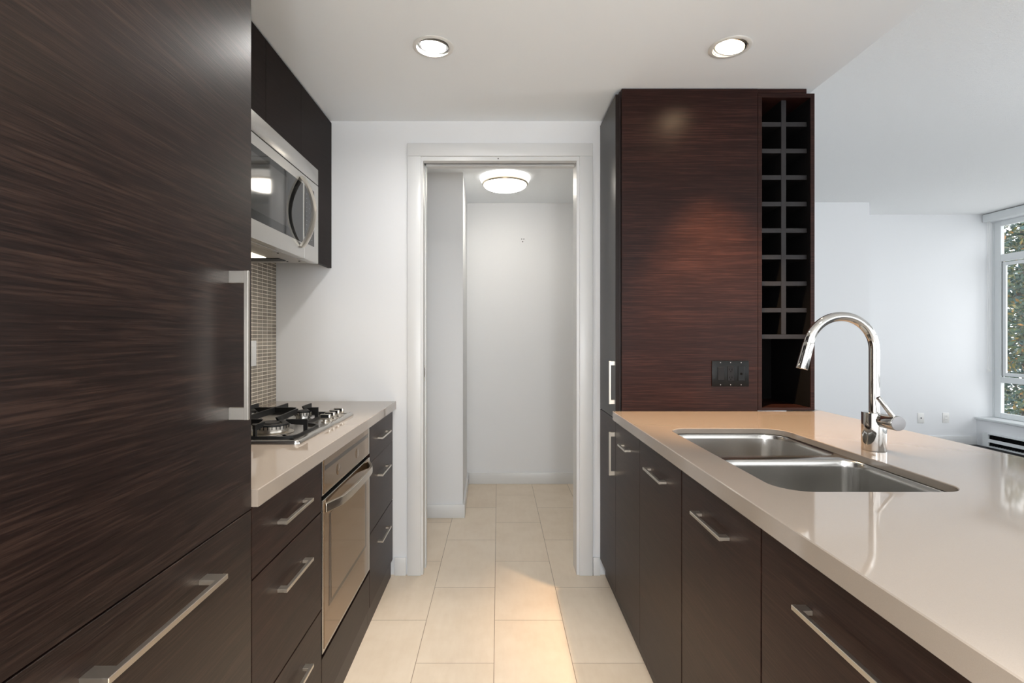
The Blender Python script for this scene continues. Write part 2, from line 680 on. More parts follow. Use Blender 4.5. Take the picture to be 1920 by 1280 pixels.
# living room walls
struct(MB().box(SOF, 3.96, 5.536, 6.2, 0, LC).build('wall_living_left', WALL))
struct(MB().box(3.96, XW + 0.034, 6.1, 6.2, 0, LC).build('wall_living_back', WALL))
b = MB()
b.box(5.62, XW + 0.12, YB, 6.1, 0, 0.30)
struct(b.build('wall_window_lower', WALL))
struct(MB().box(XW - 0.02, XW + 0.12, YB, 6.1, 2.60, LC).build('wall_window_upper', WALL))
b = MB()
b.box(5.597, XW + 0.02, YB, 6.098, 0.30, 0.325, 0.004, 2)
struct(b.build('window_sill', VINYL))

# baseboards
BH = 0.095


def base(name, x0, x1, y0, y1, h=BH):
    struct(MB().box(x0, x1, y0, y1, 0, h, 0.002, 2).build(name, TRIM))


base('baseboard_back_left', LF + 0.006, -0.4905, BW - 0.013, BW)
base('baseboard_back_right', 0.5055, RF - 0.001, BW - 0.013, BW)
base('baseboard_hallway_back', -0.25, SOF - 0.1, HB - 0.013, HB)
base('baseboard_hallway_left', LW, -0.234, 3.627, 3.64)
struct(MB().prism([(-0.247, 3.64), (-0.234, 3.627), (-0.254, HB), (-0.269, HB)], 0, BH).build('baseboard_hallway_side', TRIM))
base('baseboard_living_back', 3.96, 5.62, 6.087, 6.1, 0.10)
base('baseboard_living_left', SOF + 0.06, 3.973, 5.523, 5.536, 0.10)

# door casing, jamb, head track
t1 = MB()
CY0, CY1 = BW - 0.015, BW
t1.box(-0.483, -0.4095, CY0, CY1, 0, 2.228, 0.003, 2)
t1.box(0.4325, 0.503, CY0, CY1, 0, 2.228, 0.003, 2)
t1.box(-0.483, 0.503, CY0, CY1, 2.228, 2.297, 0.003, 2)
struct(t1.build('trim_1', TRIM))
d = MB()
JX0, JX1, JZ = -0.400, 0.418, 2.206
# split jambs with the slot the door slides from
d.box(DX0 - 0.004, JX0, BW - 0.004, BW + 0.040, 0, DZ + 0.004, 0.001)
d.box(DX0, JX0 + 0.004, BW + 0.082, BW + 0.125, 0, DZ, 0.001)
d.box(JX1, DX1 + 0.004, BW - 0.004, BW + 0.125, 0, DZ + 0.004, 0.001)
d.box(DX0 - 0.003, DX1 + 0.003, BW - 0.005, BW + 0.040, JZ, DZ + 0.003, 0.001)
d.box(DX0, DX1, BW + 0.082, BW + 0.125, JZ, DZ, 0.002)
jm = struct(d.build('trim_2', TRIM))
MB().box(DX0 + 0.002, DX1 - 0.002, BW + 0.041, BW + 0.081, JZ + 0.012, DZ - 0.002).build('door_track', DARK, jm)
MB().cyl((0.0, BW - 0.0045, 2.217), (0.0, BW - 0.0065, 2.217), 0.0028, n=12).build('screw', DARK, jm)
# pocket door pushed back into the wall; only its edge shows
door = struct(MB().box(-0.86, JX0 - 0.0015, BW + 0.043, BW + 0.079, 0.008, JZ + 0.008, 0.002, 2).build('door_1', TRIM))
l = MB()
l.box(JX0 - 0.0015, JX0, BW + 0.050, BW + 0.072, 1.025, 1.115, 0.0004)
lt = l.build('latch', NICKEL, door)
lt['label'] = 'slim metal latch plate'
l = MB()
l.box(JX0 - 0.0001, JX0 + 0.0006, BW + 0.056, BW + 0.066, 1.05, 1.10)
l.build('latch_slot', DARK, lt)

# three screw holes in the hallway wall
for i, (px, py) in enumerate(((978.2, 448), (982.2, 448), (980, 453))):
    X = (px - 934) * HB / 973
    Z = CAMH - (py - 630) * HB / 973
    o = MB().cyl((X, HB - 0.0012, Z), (X, HB + 0.001, Z), 0.0042, n=14).build('screw_hole', DARK)
    tag(o, ['dark screw hole in the hallway wall, upper left of three', 'dark screw hole in the hallway wall, upper right of three', 'dark screw hole in the hallway wall, lowest of three'][i], 'screw hole', 'screw holes in the hallway wall')

# ------------------------------------------------------------------ handles


def handle(x_face, s, axis, a0, a1, other, parent, proj=0.025, pw=0.022, th=0.009):
    """flat bow handle. face plane x=x_face, sticks out towards s (+1/-1); axis 'Y' or 'Z' from a0 to a1; other = the fixed coordinate"""
    m = MB()
    xo = x_face + s * proj
    xi = xo - s * th
    xs = sorted((xi, xo))
    xp = sorted((x_face - s * 0.0005, xo - s * 0.001))
    if axis == 'Y':
        m.box(xs[0], xs[1], a0, a1, other - th / 2, other + th / 2, 0.0008)
        m.box(xp[0], xp[1], a0 + 0.0004, a0 + pw, other - th / 2 + 0.0004, other + th / 2 - 0.0004, 0.0006)
        m.box(xp[0], xp[1], a1 - pw, a1 - 0.0004, other - th / 2 + 0.0004, other + th / 2 - 0.0004, 0.0006)
    else:
        m.box(xs[0], xs[1], other - th / 2, other + th / 2, a0, a1, 0.0008)
        m.box(xp[0], xp[1], other - th / 2 + 0.0004, other + th / 2 - 0.0004, a0 + 0.0004, a0 + pw, 0.0006)
        m.box(xp[0], xp[1], other - th / 2 + 0.0004, other + th / 2 - 0.0004, a1 - pw, a1 - 0.0004, 0.0006)
    return m.build('handle', NICKEL, parent)


G = 0.0020   # half gap between fronts
FT = 0.019   # front thickness

# ------------------------------------------------------------------ LEFT RUN
# fridge
fr = thing('fridge', 'tall built-in fridge with dark wood panel doors and long metal handles', 'fridge', (-0.87, 0.84, 0))
MB().box(LW + 0.005, LF - FT - 0.003, 0.505, 1.172, 0.09, KC - 0.004).build('body', WE, fr)
MB().box(LW + 0.02, LF - 0.05, 0.51, 1.17, 0.0, 0.09).build('plinth', WE, fr)
p = MB().box(LF - FT, LF, 0.507, 1.173, 0.8825, KC - 0.006, 0.0008).build('door', WY, fr)
handle(LF, 1, 'Z', 1.098, 1.408, 1.079, p, proj=0.040, pw=0.026, th=0.009)
p = MB().box(LF - FT, LF, 0.507, 1.173, 0.092, 0.8795, 0.0008).build('freezer_drawer', WY, fr)
handle(LF, 1, 'Y', 0.690, 0.996, 0.812, p, proj=0.040, pw=0.028, th=0.010)


def base_unit(name, label, y0, y1, fronts, x_face, s, hand, backx, cat='cabinet', group=None, z0=0.09, mat=None, top=None, hy=None, toe=True, g0=None, g1=None):
    """fronts: list of (z0, z1, kind, handle z or (z0,z1) or None)"""
    top = top or TOP - 0.042
    r = thing(name, label, cat, ((x_face + backx) / 2, (y0 + y1) / 2, 0), group)
    xi = x_face - s * (FT + 0.002)
    xs = sorted((backx, xi))
    MB().box(xs[0], xs[1], y0 + 0.0005, y1 - 0.0005, z0, top).build('carcass', DARK, r)
    if toe:
        to = 0.010 if s > 0 else 0.026
        tx = sorted((x_face - s * to, x_face - s * 0.04))
        MB().box(tx[0], tx[1], y0 + 0.0005, y1 - 0.0005, 0.0, z0).build('toe_kick', WE, r)
    for (a, b_, kind, hz) in fronts:
        fx = sorted((x_face - s * FT, x_face))
        f = MB().box(fx[0], fx[1], y0 + (G if g0 is None else g0), y1 - (G if g1 is None else g1), a + G, b_ - G, 0.0008).build(kind, mat or WB, r)
        if hz is not None:
            c = hy if hy is not None else (y0 + y1) / 2
            handle(x_face, s, 'Y', c - hand / 2, c + hand / 2, hz, f)
    return r


DR = [(0.718, 0.884, 'drawer', 0.800), (0.409, 0.718, 'drawer', 0.628), (0.09, 0.409, 'drawer', 0.320)]
base_unit('drawer_cabinet', 'dark wood three-drawer cabinet between the tall fridge and the oven', 1.1745, 1.640, DR, LF, 1, 0.192, LW + 0.01)
base_unit('drawer_cabinet', 'narrow dark wood three-drawer cabinet between oven and white wall', 2.253, 2.745, [(0.7165, 0.884, 'drawer', 0.800), (0.409, 0.7195, 'drawer', 0.628), (0.09, 0.409, 'drawer', 0.320)], LF, 1, 0.196, LW + 0.01)
ou = base_unit('oven_cabinet', 'low dark wood cabinet panel under the oven', 1.640, 2.253, [(0.09, 0.250, 'panel', None)], LF, 1, 0.19, LW + 0.01, top=0.252)

# oven
OY0, OY1 = 1.6430, 2.2455
ov = thing('oven', 'built-in steel wall oven with curved bar handle under the counter', 'oven', (-0.85, 1.946, 0.258))
MB().box(LW + 0.06, LF - 0.024, OY0 + 0.004, OY1 - 0.004, 0.258, 0.880).build('body', DARK, ov)
cp = MB().box(LF - 0.022, LF + 0.001, OY0, OY1, 0.7645, 0.8835, 0.001).build('control_panel', STEEL, ov)
MB().box(LF + 0.001, LF + 0.0028, OY0 + 0.012, OY1 - 0.022, 0.768, 0.880, 0.0005).build('glass_panel', MGLASS, cp)
MB().box(LF + 0.0028, LF + 0.0034, OY0 + 0.02, OY1 - 0.03, 0.842, 0.856).build('display', DGLASS, cp)
for yk in (1.802, 2.043):
    k = MB()
    k.cyl((LF + 0.0026, yk, 0.811), (LF + 0.0036, yk, 0.811), 0.020, n=40, bev=0.0006)
    k.build('knob', MGLASS, cp)
od = MB().box(LF - 0.022, LF + 0.002, OY0, OY1, 0.2640, 0.7490, 0.001).build('door', STEEL, ov)
MB().box(LF + 0.002, LF + 0.0034, OY0 + 0.012, OY1 - 0.022, 0.274, 0.7475, 0.0004).build('door_glass', MGLASS, od)
MB().box(LF + 0.0034, LF + 0.0040, OY0 + 0.058, OY1 - 0.062, 0.388, 0.690).build('window', DGLASS, od)
MB().box(LF + 0.0040, LF + 0.0044, OY0 + 0.082, OY1 - 0.085, 0.402, 0.690).build('window_pane', MGLASS, od)
# bowed flat-bar handle
xb, xm = LF + 0.0034, LF + 0.040
hp = [(xb, OY0 + 0.020), (xb + 0.010, OY0 + 0.045), (xb + 0.022, OY0 + 0.075), (xb + 0.031, OY0 + 0.105), (xm - 0.003, OY0 + 0.14), (xm, OY0 + 0.19)]
hp2 = [(a, OY0 + OY1 - b_) for a, b_ in reversed(hp)]
hpts = [(a, b_, 0.722) for a, b_ in hp + [(xm + 0.001, (OY0 + OY1) / 2)] + hp2]
h = MB().sweep(hpts, [(-0.005, -0.014), (0.005, -0.014), (0.006, 0.0), (0.005, 0.014), (-0.005, 0.014)], up=(0, 0, 1))
h.build('handle', NICKEL, od, bevel=0.001)

# left countertop


def counter(outer, holes, name, inner_edge=0.02, thick=0.04, slab=0.02):
    """outer: CCW outline; slab with a built-up edge"""
    t = bmesh.new()

    def ring(pts, z):
        return [t.verts.new((a, b_, z)) for a, b_ in pts]

    def skin(A, B):
        n = len(A)
        for i in range(n):
            j = (i + 1) % n
            t.faces.new((A[i], A[j], B[j], B[i]))

    def fill(loops):
        es = []
        for lp in loops:
            for i in range(len(lp)):
                a, b2 = lp[i], lp[(i + 1) % len(lp)]
                e = t.edges.get((a, b2)) or t.edges.new((a, b2))
                es.append(e)
        bmesh.ops.triangle_fill(t, edges=es, use_beauty=True)
    c = 0.0018
    o1 = ring(inset(outer, c), TOP)
    o2 = ring(outer, TOP - c)
    o3 = ring(outer, TOP - thick)
    o4 = ring(inset(outer, inner_edge), TOP - thick)
    o5 = ring(inset(outer, inner_edge), TOP - slab)
    for A, B in ((o1, o2), (o2, o3), (o3, o4), (o4, o5)):
        skin(A, B)
    tops, bots = [o1], [o5]
    for hl in holes:
        h1 = ring(inset(hl, -c), TOP)
        h2 = ring(hl, TOP - c)
        h3 = ring(hl, TOP - slab)
        skin(h1, h2)
        skin(h2, h3)
        tops.append(h1)
        bots.append(h3)
    fill(tops)
    fill(bots)
    bmesh.ops.recalc_face_normals(t, faces=t.faces)
    m = MB()
    m._add(t)
    return m.build(name, QUARTZ, ang=25)


o = counter([(LW + 0.001, 1.176), (-0.5440, 1.176), (-0.5440, BW - 0.001), (LW + 0.001, BW - 0.001)], [], 'countertop')
tag(o, 'beige polished stone countertop on the left run, carrying the gas cooktop', 'countertop')

# backsplash
o = MB().box(LW + 0.0005, LW + 0.008, 1.18, BW - 0.001, TOP + 0.0005, 1.665).build('backsplash', MOSAIC)
tag(o, 'taupe mosaic tile backsplash with pale grout behind the cooktop', 'backsplash')
sw = thing('wall_switch', 'white switch plate on the mosaic backsplash beside the fridge', 'switch', (LW + 0.008, 2.49, 1.13))
MB().box(LW + 0.0082, LW + 0.014, 2.452, 2.530, 1.128, 1.250, 0.0015, 2).build('plate', WPLAS, sw)
MB().box(LW + 0.014, LW + 0.017, 2.474, 2.508, 1.155, 1.223, 0.001).build('rocker', WPLAS, sw)

# cooktop
HX0, HX1, HY0, HY1 = -1.145, -0.637, 1.660, 2.300
ct = thing('cooktop', 'four-burner stainless steel gas cooktop set in the left countertop', 'cooktop', ((HX0 + HX1) / 2, (HY0 + HY1) / 2, TOP))
t = bmesh.new()
o1 = rrect(HX0, HX1, HY0, HY1, 0.018)
lv = [(o1, TOP + 0.0004), (o1, TOP + 0.003), (inset(o1, 0.0015), TOP + 0.0085), (inset(o1, 0.005), TOP + 0.0120), (inset(o1, 0.012), TOP + 0.0130), (inset(o1, 0.024), TOP + 0.0105), (inset(o1, 0.028), TOP + 0.0075)]
rs = [[t.verts.new((a, b_, z)) for a, b_ in lp] for lp, z in lv]
for A, B in zip(rs, rs[1:]):
    for i in range(len(A)):
        j = (i + 1) % len(A)
        t.faces.new((A[i], A[j], B[j], B[i]))
t.faces.new(rs[-1])
t.faces.new(rs[0])
bmesh.ops.recalc_face_normals(t, faces=t.faces)
m = MB()
m._add(t)
m.build('tray', STEEL, ct)
HZ = TOP + 0.0075
CTOP = 0.980
BX = (-0.800, -1.030)
BY = (1.830, 2.130)
g = MB()
outl = [(-0.715, 1.705), (-0.683, 1.722), (-0.672, 1.750), (-0.672, 1.930), (-0.690, 1.955), (-0.735, 1.985), (-0.738, 2.000), (-0.738, 2.262), (-1.112, 2.262), (-1.112, 1.705)]
g.sweep([(a, b_, HZ + 0.005) for a, b_ in outl], [(-0.005, -0.005), (0.005, -0.005), (0.004, 0.005), (-0.004, 0.005)], closed=True)


def plate(pts_, tk=0.0035):
    """vertical plate: list of ((x,y), zlow, zhigh) at both ends and a kink"""
    t_ = bmesh.new()
    d_ = (Vector(pts_[-1][0]) - Vector(pts_[0][0])).normalized()
    nrm = Vector((-d_.y, d_.x)) * tk
    rr = []
    for (xy, zl, zh) in pts_:
        a_ = Vector(xy)
        rr.append([t_.verts.new((a_.x + nrm.x, a_.y + nrm.y, zl)), t_.verts.new((a_.x - nrm.x, a_.y - nrm.y, zl)), t_.verts.new((a_.x - nrm.x, a_.y - nrm.y, zh)), t_.verts.new((a_.x + nrm.x, a_.y + nrm.y, zh))])
    for A, B in zip(rr, rr[1:]):
        for i in range(4):
            t_.faces.new((A[i], A[(i + 1) % 4], B[(i + 1) % 4], B[i]))
    t_.faces.new(rr[0])
    t_.faces.new(rr[-1])
    bmesh.ops.recalc_face_normals(t_, faces=t_.faces)
    g._add(t_)


def finger(p_out, p_in):
    a_, c_ = Vector(p_out), Vector(p_in)
    dd = (c_ - a_)
    L_ = dd.length
    u_ = dd / L_
    plate([(tuple(a_), HZ + 0.003, CTOP), (tuple(a_ + u_ * 0.014), HZ + 0.003, CTOP), (tuple(a_ + u_ * 0.0142), CTOP - 0.020, CTOP), (tuple(a_ + u_ * (L_ - 0.02)), CTOP - 0.018, CTOP), (tuple(c_), CTOP - 0.004, CTOP - 0.001)])


for by in BY:
    bxs = BX
    fo = -0.672 if by < 2 else -0.738
    finger((fo, by), (BX[0] + 0.052 if by < 2 else BX[0] + 0.016, by))
    finger((-1.112, by), (BX[1] - 0.03, by))
    plate([((BX[0] - 0.03, by), CTOP - 0.004, CTOP - 0.001), ((BX[0] - 0.05, by), CTOP - 0.020, CTOP), ((BX[1] + 0.05, by), CTOP - 0.020, CTOP), ((BX[1] + 0.03, by), CTOP - 0.004, CTOP - 0.001)])
for bx in BX:
    finger((bx - 0.002, 1.705), (bx - 0.002, 1.778))
    finger((bx - 0.016, 2.262), (bx - 0.016, 2.165))
    plate([((bx, 1.872), CTOP - 0.004, CTOP - 0.001), ((bx, 1.895), CTOP - 0.020, CTOP), ((bx - 0.012, 2.08), CTOP - 0.020, CTOP), ((bx - 0.012, 2.10), CTOP - 0.004, CTOP - 0.001)])
plate([((-0.918, 1.705), HZ + 0.003, CTOP), ((-0.918, 1.73), CTOP - 0.022, CTOP), ((-0.918, 2.24), CTOP - 0.022, CTOP), ((-0.918, 2.262), HZ + 0.003, CTOP)])
g.build('grate', IRON, ct)
for i, (bx, by, rr_) in enumerate(((BX[0], BY[0], 0.060), (BX[0], BY[1], 0.034), (BX[1], BY[0], 0.036), (BX[1], BY[1], 0.044))):
    m = MB()
    m.lathe([(0, HZ + 0.001), (rr_ * 1.25, HZ + 0.001), (rr_ * 1.25, HZ + 0.003), (rr_ * 0.85, HZ + 0.005), (rr_ * 0.82, HZ + 0.012), (rr_, HZ + 0.014), (rr_, HZ + 0.027), (rr_ * 0.9, HZ + 0.029), (0, HZ + 0.029)], (bx, by, 0))
    bo = m.build('burner', STEEL if i else NICKEL, ct)
    c = MB()
    if i == 0:
        c.lathe([(rr_ * 0.62, HZ + 0.0292), (rr_ * 1.04, HZ + 0.0292), (rr_ * 1.02, HZ + 0.034), (rr_ * 0.62, HZ + 0.034), (rr_ * 0.62, HZ + 0.0292)], (bx, by, 0))
        c.lathe([(0, HZ + 0.0292), (rr_ * 0.48, HZ + 0.0292), (rr_ * 0.46, HZ + 0.036), (0, HZ + 0.037)], (bx, by, 0))
    else:
        c.lathe([(0, HZ + 0.0292), (rr_ * 0.92, HZ + 0.0292), (rr_ * 0.88, HZ + 0.035), (0, HZ + 0.036)], (bx, by, 0))
    for q in range(28 if i == 0 else 16):
        an = 2 * PI * q / (28 if i == 0 else 16)
        Mq = Matrix.Translation((bx, by, 0)) @ Matrix.Rotation(an, 4, 'Z')
        c.box(rr_ * 0.97, rr_ + 0.0008, -0.0014, 0.0014, HZ + 0.018, HZ + 0.0295, 0, 1, Mq)
    c.build('burner_cap', IRON, bo)
for yk in (2.056, 2.112, 2.170, 2.230):
    kx = -0.684
    k = MB()
    k.lathe([(0, HZ), (0.017, HZ), (0.017, HZ + 0.003), (0.010, HZ + 0.004), (0.010, HZ + 0.010), (0.0, HZ + 0.010)], (kx, yk, 0), n=28)
    k.box(kx - 0.021, kx + 0.021, yk - 0.008, yk + 0.008, HZ + 0.009, HZ + 0.031, 0.003, 2)
    ko = k.build('knob', NICKEL, ct)
    MB().box(kx - 0.017, kx + 0.015, yk - 0.0085, yk - 0.0078, HZ + 0.017, HZ + 0.029).build('knob_grip', IRON, ko)

# microwave hood
MX, MY0, MY1, MZ0, MZ1 = -0.810, 1.577, 2.337, 1.597, 2.020
mw = thing('microwave', 'over-the-range stainless steel microwave with bowed handle and dark window', 'microwave', (-1.0, 1.957, MZ0))
MB().box(LW + 0.010, MX - 0.035, MY0 + 0.004, MY1 - 0.004, MZ0 + 0.012, MZ1).build('body', UNDER, mw)
MB().box(MX - 0.034, MX, MY0, MY1, 1.9485, MZ1 - 0.001, 0.002, 2).build('vent_strip', STEEL, mw)
dr = MB()
dr.box(MX - 0.034, MX, MY0, 2.1685, MZ0, 1.9455, 0.0015)
dr = dr.build('door', STEEL, mw)
MB().box(MX - 0.001, MX + 0.0015, MY0 + 0.05, 2.150, 1.660, 1.905, 0.0006).build('window', BGLASS, dr)
MB().box(MX + 0.0015, MX + 0.0020, MY0 + 0.10, 1.99, 1.690, 1.880).build('window_screen', plain('tinted_window_screen', srgb(30, 28, 25), 0.06, spec=0.7), dr)
hb = []
for i in range(17):
    a = PI * i / 16
    zz = 1.640 + (1.925 - 1.640) * i / 16
    hb.append((MX + 0.003 + 0.050 * math.sin(a) ** 0.8, 2.136, zz))
mh = MB().sweep(hb, [(-0.019, -0.004), (0.0, -0.008), (0.019, -0.004), (0.019, 0.004), (0.0, 0.010), (-0.019, 0.004)], up=(1, 0, 0))
mh.build('handle', NICKEL, dr)
pnl = MB().box(MX - 0.034, MX, 2.1705, MY1, MZ0, 1.9455, 0.0015).build('control_panel', STEEL, mw)
kp = MB().box(MX - 0.001, MX + 0.0012, 2.174, 2.283, 1.664, 1.907, 0.0006).build('keypad', BGLASS, mw)
for r_ in range(11):
    for c_ in range(3):
        if r_ == 0 and c_ == 1:
            continue
        y_ = 2.192 + c_ * 0.030
        z_ = 1.872 - r_ * 0.0185
        ww = random.uniform(0.003, 0.006)
        MB().box(MX + 0.0012, MX + 0.0015, y_ - ww, y_ + ww, z_ - 0.001, z_ + 0.001).build('button', PALE, kp)
un = MB()
un.box(LW + 0.012, MX - 0.036, MY0 + 0.006, MY1 - 0.006, MZ0 + 0.004, MZ0 + 0.0118)
un = un.build('underside_panel', UNDER, mw)
MB().box(MX - 0.075, MX - 0.042, 1.66, 2.02, MZ0 + 0.0015, MZ0 + 0.004, 0.0006).build('vent_strip_lower', STEEL, un)
MB().box(-1.065, -0.971, 2.02, 2.170, MZ0 + 0.0015, MZ0 + 0.004).build('lamp_lens', LENS, un)
MB().box(-1.170, -0.925, 2.188, 2.262, MZ0 + 0.001, MZ0 + 0.004, 0.0008).build('filter_grille', IRON, un)
for (sx, sy) in ((-0.87, 2.05), (-0.87, 2.27), (-0.93, 2.29)):
    MB().cyl((sx, sy, MZ0 + 0.0045), (sx, sy, MZ0 + 0.0020), 0.004, n=12).build('screw', DARK, un)
ll = bpy.data.lights.new('hood_lamp', 'AREA')
ll.shape = 'RECTANGLE'
ll.size, ll.size_y = 0.08, 0.14
ll.energy = 1.2
ll.color = (1.0, 0.86, 0.66)
lo = bpy.data.objects.new('hood_lamp', ll)
COL.objects.link(lo)
lo.location = (-1.018 + 1.0, 2.095 - 1.957, -0.001)
lo.parent = mw

# wall cabinets
UX = -0.888


def wall_cab(label, y0, y1, z0, doors):
    r = thing('wall_cabinet', label, 'cabinet', ((UX + LW) / 2, (y0 + y1) / 2, z0), 'dark wall cabinets over the left run')
    MB().box(LW + 0.002, UX - FT - 0.001, y0, y1, max(z0, 1.668), KC - 0.010).build('carcass', WU, r)
    for a, b_ in doors:
        MB().box(UX - FT, UX, a + 0.0009, b_ - 0.0009, z0 + 0.001, KC - 0.012, 0.0006).build('door', WU, r)


wall_cab('dark wood wall cabinet above the microwave', MY0, MY1, MZ1 + 0.003, [(MY0, 1.983), (1.983, MY1)])
wall_cab('tall dark wood wall cabinet between microwave and white wall', MY1 + 0.0001, BW - 0.002, 1.633, [(MY1, BW - 0.002)])

# ------------------------------------------------------------------ RIGHT RUN
RB = 1.15  # back of base units
base_unit('base_cabinet', 'dark wood base cabinet beside the tall cabinet, with the shortest handle', 1.990, 2.400, [(0.083, 0.884, 'door', 0.800)], RF, -1, 0.128, RB, z0=0.083, hy=2.193, g0=0.0006, g1=0.0004)
base_unit('base_cabinet', 'dark wood base cabinet front below the far sink bowl', 1.537, 1.990, [(0.083, 0.884, 'door', 0.798)], RF, -1, 0.190, RB, z0=0.083, hy=1.770, top=0.66, g0=0.0028, g1=0.0006)
base_unit('base_cabinet', 'dark wood base cabinet front below the near sink bowl', 1.0726, 1.537, [(0.083, 0.884, 'door', 0.795)], RF, -1, 0.188, RB, z0=0.083, hy=1.312, top=0.66, g0=0.0028, g1=0.0028)
base_unit('base_cabinet', 'wide dark wood base cabinet with the long handle, nearest of the island fronts', 0.455, 1.0726, [(0.083, 0.884, 'door', 0.793)], RF, -1, 0.306, RB, z0=0.083, hy=0.766, g1=0.0028)

# tall pantry cabinet with wood end panel
tc = thing('pantry_cabinet', 'floor-to-ceiling dark wood cabinet with a wide grained end panel', 'cabinet', (0.88, 2.585, 0))
MB().box(RF + FT + 0.004, 1.20, 2.424, BW - 0.001, 0.083, KC - 0.006).build('carcass', WE, tc)
MB().box(RF + 0.026, RF + 0.04, 2.4005, BW - 0.014, 0, 0.083).build('toe_kick', WE, tc)
f = MB().box(RF, RF + FT, 2.402, BW - 0.003, 0.8885, KC - 0.028, 0.0008).build('door', WP, tc)
handle(RF, -1, 'Z', 0.955, 1.156, 2.424, f, proj=0.026, pw=0.020, th=0.009)
f = MB().box(RF, RF + FT, 2.4012, BW - 0.003, 0.086, 0.8855, 0.0008).build('door', WB, tc)
handle(RF, -1, 'Z', 0.622, 0.824, 2.424, f, proj=0.026, pw=0.020, th=0.009)
ep = MB().box(RF + FT + 0.009, 1.2005, 2.400, 2.4225, 0.10, KC - 0.003, 0.0006)
ep.box(1.2005, 1.4275, 2.402, 2.420, 2.3955, KC - 0.003)
ep.build('end_panel', WX, tc)

# wine rack
WRX0, WRX1, WRZ0, WRZ1 = 1.2020, 1.4640, 0.928, 2.394
wr = thing('wine_rack', 'tall open wine rack with a dark grid of cubbies at the cabinet end', 'wine rack', ((WRX0 + WRX1) / 2, 2.58, WRZ0))
f = MB()
f.box(WRX0, WRX0 + 0.0185, 2.400, 2.765, WRZ0, WRZ1)
f.box(WRX1 - 0.0185, WRX1, 2.400, 2.765, WRZ0, WRZ1)
f.box(WRX0 + 0.0185, WRX1 - 0.0185, 2.400, 2.765, WRZ1 - 0.019, WRZ1)
f.box(WRX0 + 0.0185, WRX1 - 0.0185, 2.400, 2.765, WRZ0, WRZ0 + 0.014)
f.build('frame', WX, wr, bevel=0.0006)
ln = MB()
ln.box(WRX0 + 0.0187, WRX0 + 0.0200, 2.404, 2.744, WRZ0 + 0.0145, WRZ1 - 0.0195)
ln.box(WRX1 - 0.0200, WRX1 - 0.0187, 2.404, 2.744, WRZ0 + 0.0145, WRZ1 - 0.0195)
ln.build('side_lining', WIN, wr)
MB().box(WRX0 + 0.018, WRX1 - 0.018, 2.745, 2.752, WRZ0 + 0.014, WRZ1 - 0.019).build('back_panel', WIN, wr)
GY = 2.427


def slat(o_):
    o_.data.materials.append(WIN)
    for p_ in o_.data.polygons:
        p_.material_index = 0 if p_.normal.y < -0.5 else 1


IX0, IX1 = WRX0 + 0.0202, WRX1 - 0.0202
xm0, xm1 = (1464.9 - 934) * GY / 973, (1474.0 - 934) * GY / 973
zs = [CAMH - (y_ - 630) * GY / 973 for y_ in (233, 282.8, 332.5, 382.3, 432, 481.8, 531.5, 581.3, 631)]
slat(MB().box(xm0, xm1, GY, 2.744, zs[-1] + 0.011, WRZ1 - 0.0195, 0.0005).build('upright', WSLAT, wr))
for z_ in zs[:-1]:
    slat(MB().box(IX0, xm0 - 0.0002, GY + 0.0008, 2.744, z_ - 0.0105, z_ + 0.0105, 0.0005).build('shelf', WSLAT, wr))
    slat(MB().box(xm1 + 0.0002, IX1, GY + 0.0008, 2.744, z_ - 0.0105, z_ + 0.0105, 0.0005).build('shelf', WSLAT, wr))
slat(MB().box(IX0, IX1, GY, 2.744, zs[-1] - 0.0105, zs[-1] + 0.0105, 0.0005).build('shelf', WSLAT, wr))

# black outlet plate on the end panel
oy = 2.400
bp = thing('outlet_plate', 'black three-gang outlet and switch plate on the wood end panel', 'outlet', (1.072, oy, 1.040))
MB().box(0.987, 1.157, oy - 0.006, oy - 0.0002, 1.040, 1.159, 0.002, 2).build('plate', BLACKP, bp)
kx = lambda px_: (px_ - 934) * oy / 973
r1 = MB().box(kx(1344.5), kx(1356.5), oy - 0.009, oy - 0.006, 1.069, 1.130, 0.001)
r1.build('rocker_switch', BLACKM, bp)
s = MB().box(kx(1363), kx(1374.5), oy - 0.008, oy - 0.006, 1.066, 1.134, 0.001)
s = s.build('socket', BLACKM, bp)
for zc in (1.118, 1.082):
    for dx_ in (-0.0055, 0.0055):
        MB().box(kx(1368.7) + dx_ - 0.0013, kx(1368.7) + dx_ + 0.0013, oy - 0.0084, oy - 0.0078, zc - 0.003, zc + 0.004).build('slot', DARK, s)
    MB().cyl((kx(1368.7), oy - 0.0078, zc - 0.009), (kx(1368.7), oy - 0.0084, zc - 0.009), 0.0022, n=12).build('ground_hole', DARK, s)
s = MB().box(kx(1382.5), kx(1395), oy - 0.008, oy - 0.006, 1.066, 1.134, 0.001).build('blank_insert', BLACKP, bp)
MB().cyl((kx(1388.5), oy - 0.0078, 1.098), (kx(1388.5), oy - 0.009, 1.098), 0.0055, n=20).build('jack', DARK, s)
for px_ in (1350, 1368.7, 1388.5):
    for zc in (1.150, 1.048):
        MB().cyl((kx(px_), oy - 0.006, zc), (kx(px_), oy - 0.0070, zc), 0.0022, n=10).build('screw', GREYCAP, bp)

# island countertop with sink cutout
SX0, SX1, SY0, SY1 = 0.636, 1.058, 1.158, 1.956
cut = rrect(SX0, SX1, SY0, SY1, [0.085, 0.075, 0.075, 0.055], 10)
o = counter([(0.5295, 0.40), (1.506, 0.40), (1.506, 2.64), (1.4665, 2.64), (1.4665, 2.3985), (0.5295, 2.3985)], [cut], 'countertop')
tag(o, 'wide beige polished stone island countertop with a cutout for the sink', 'countertop')
# island back and end panels (dark veneer)
ip = MB().box(RB + 0.001, RB + 0.02, 0.455, 2.398, 0.0, TOP - 0.041).build('island_back_panel', WY)
tag(ip, 'dark wood back panel of the island facing the living room', 'panel')

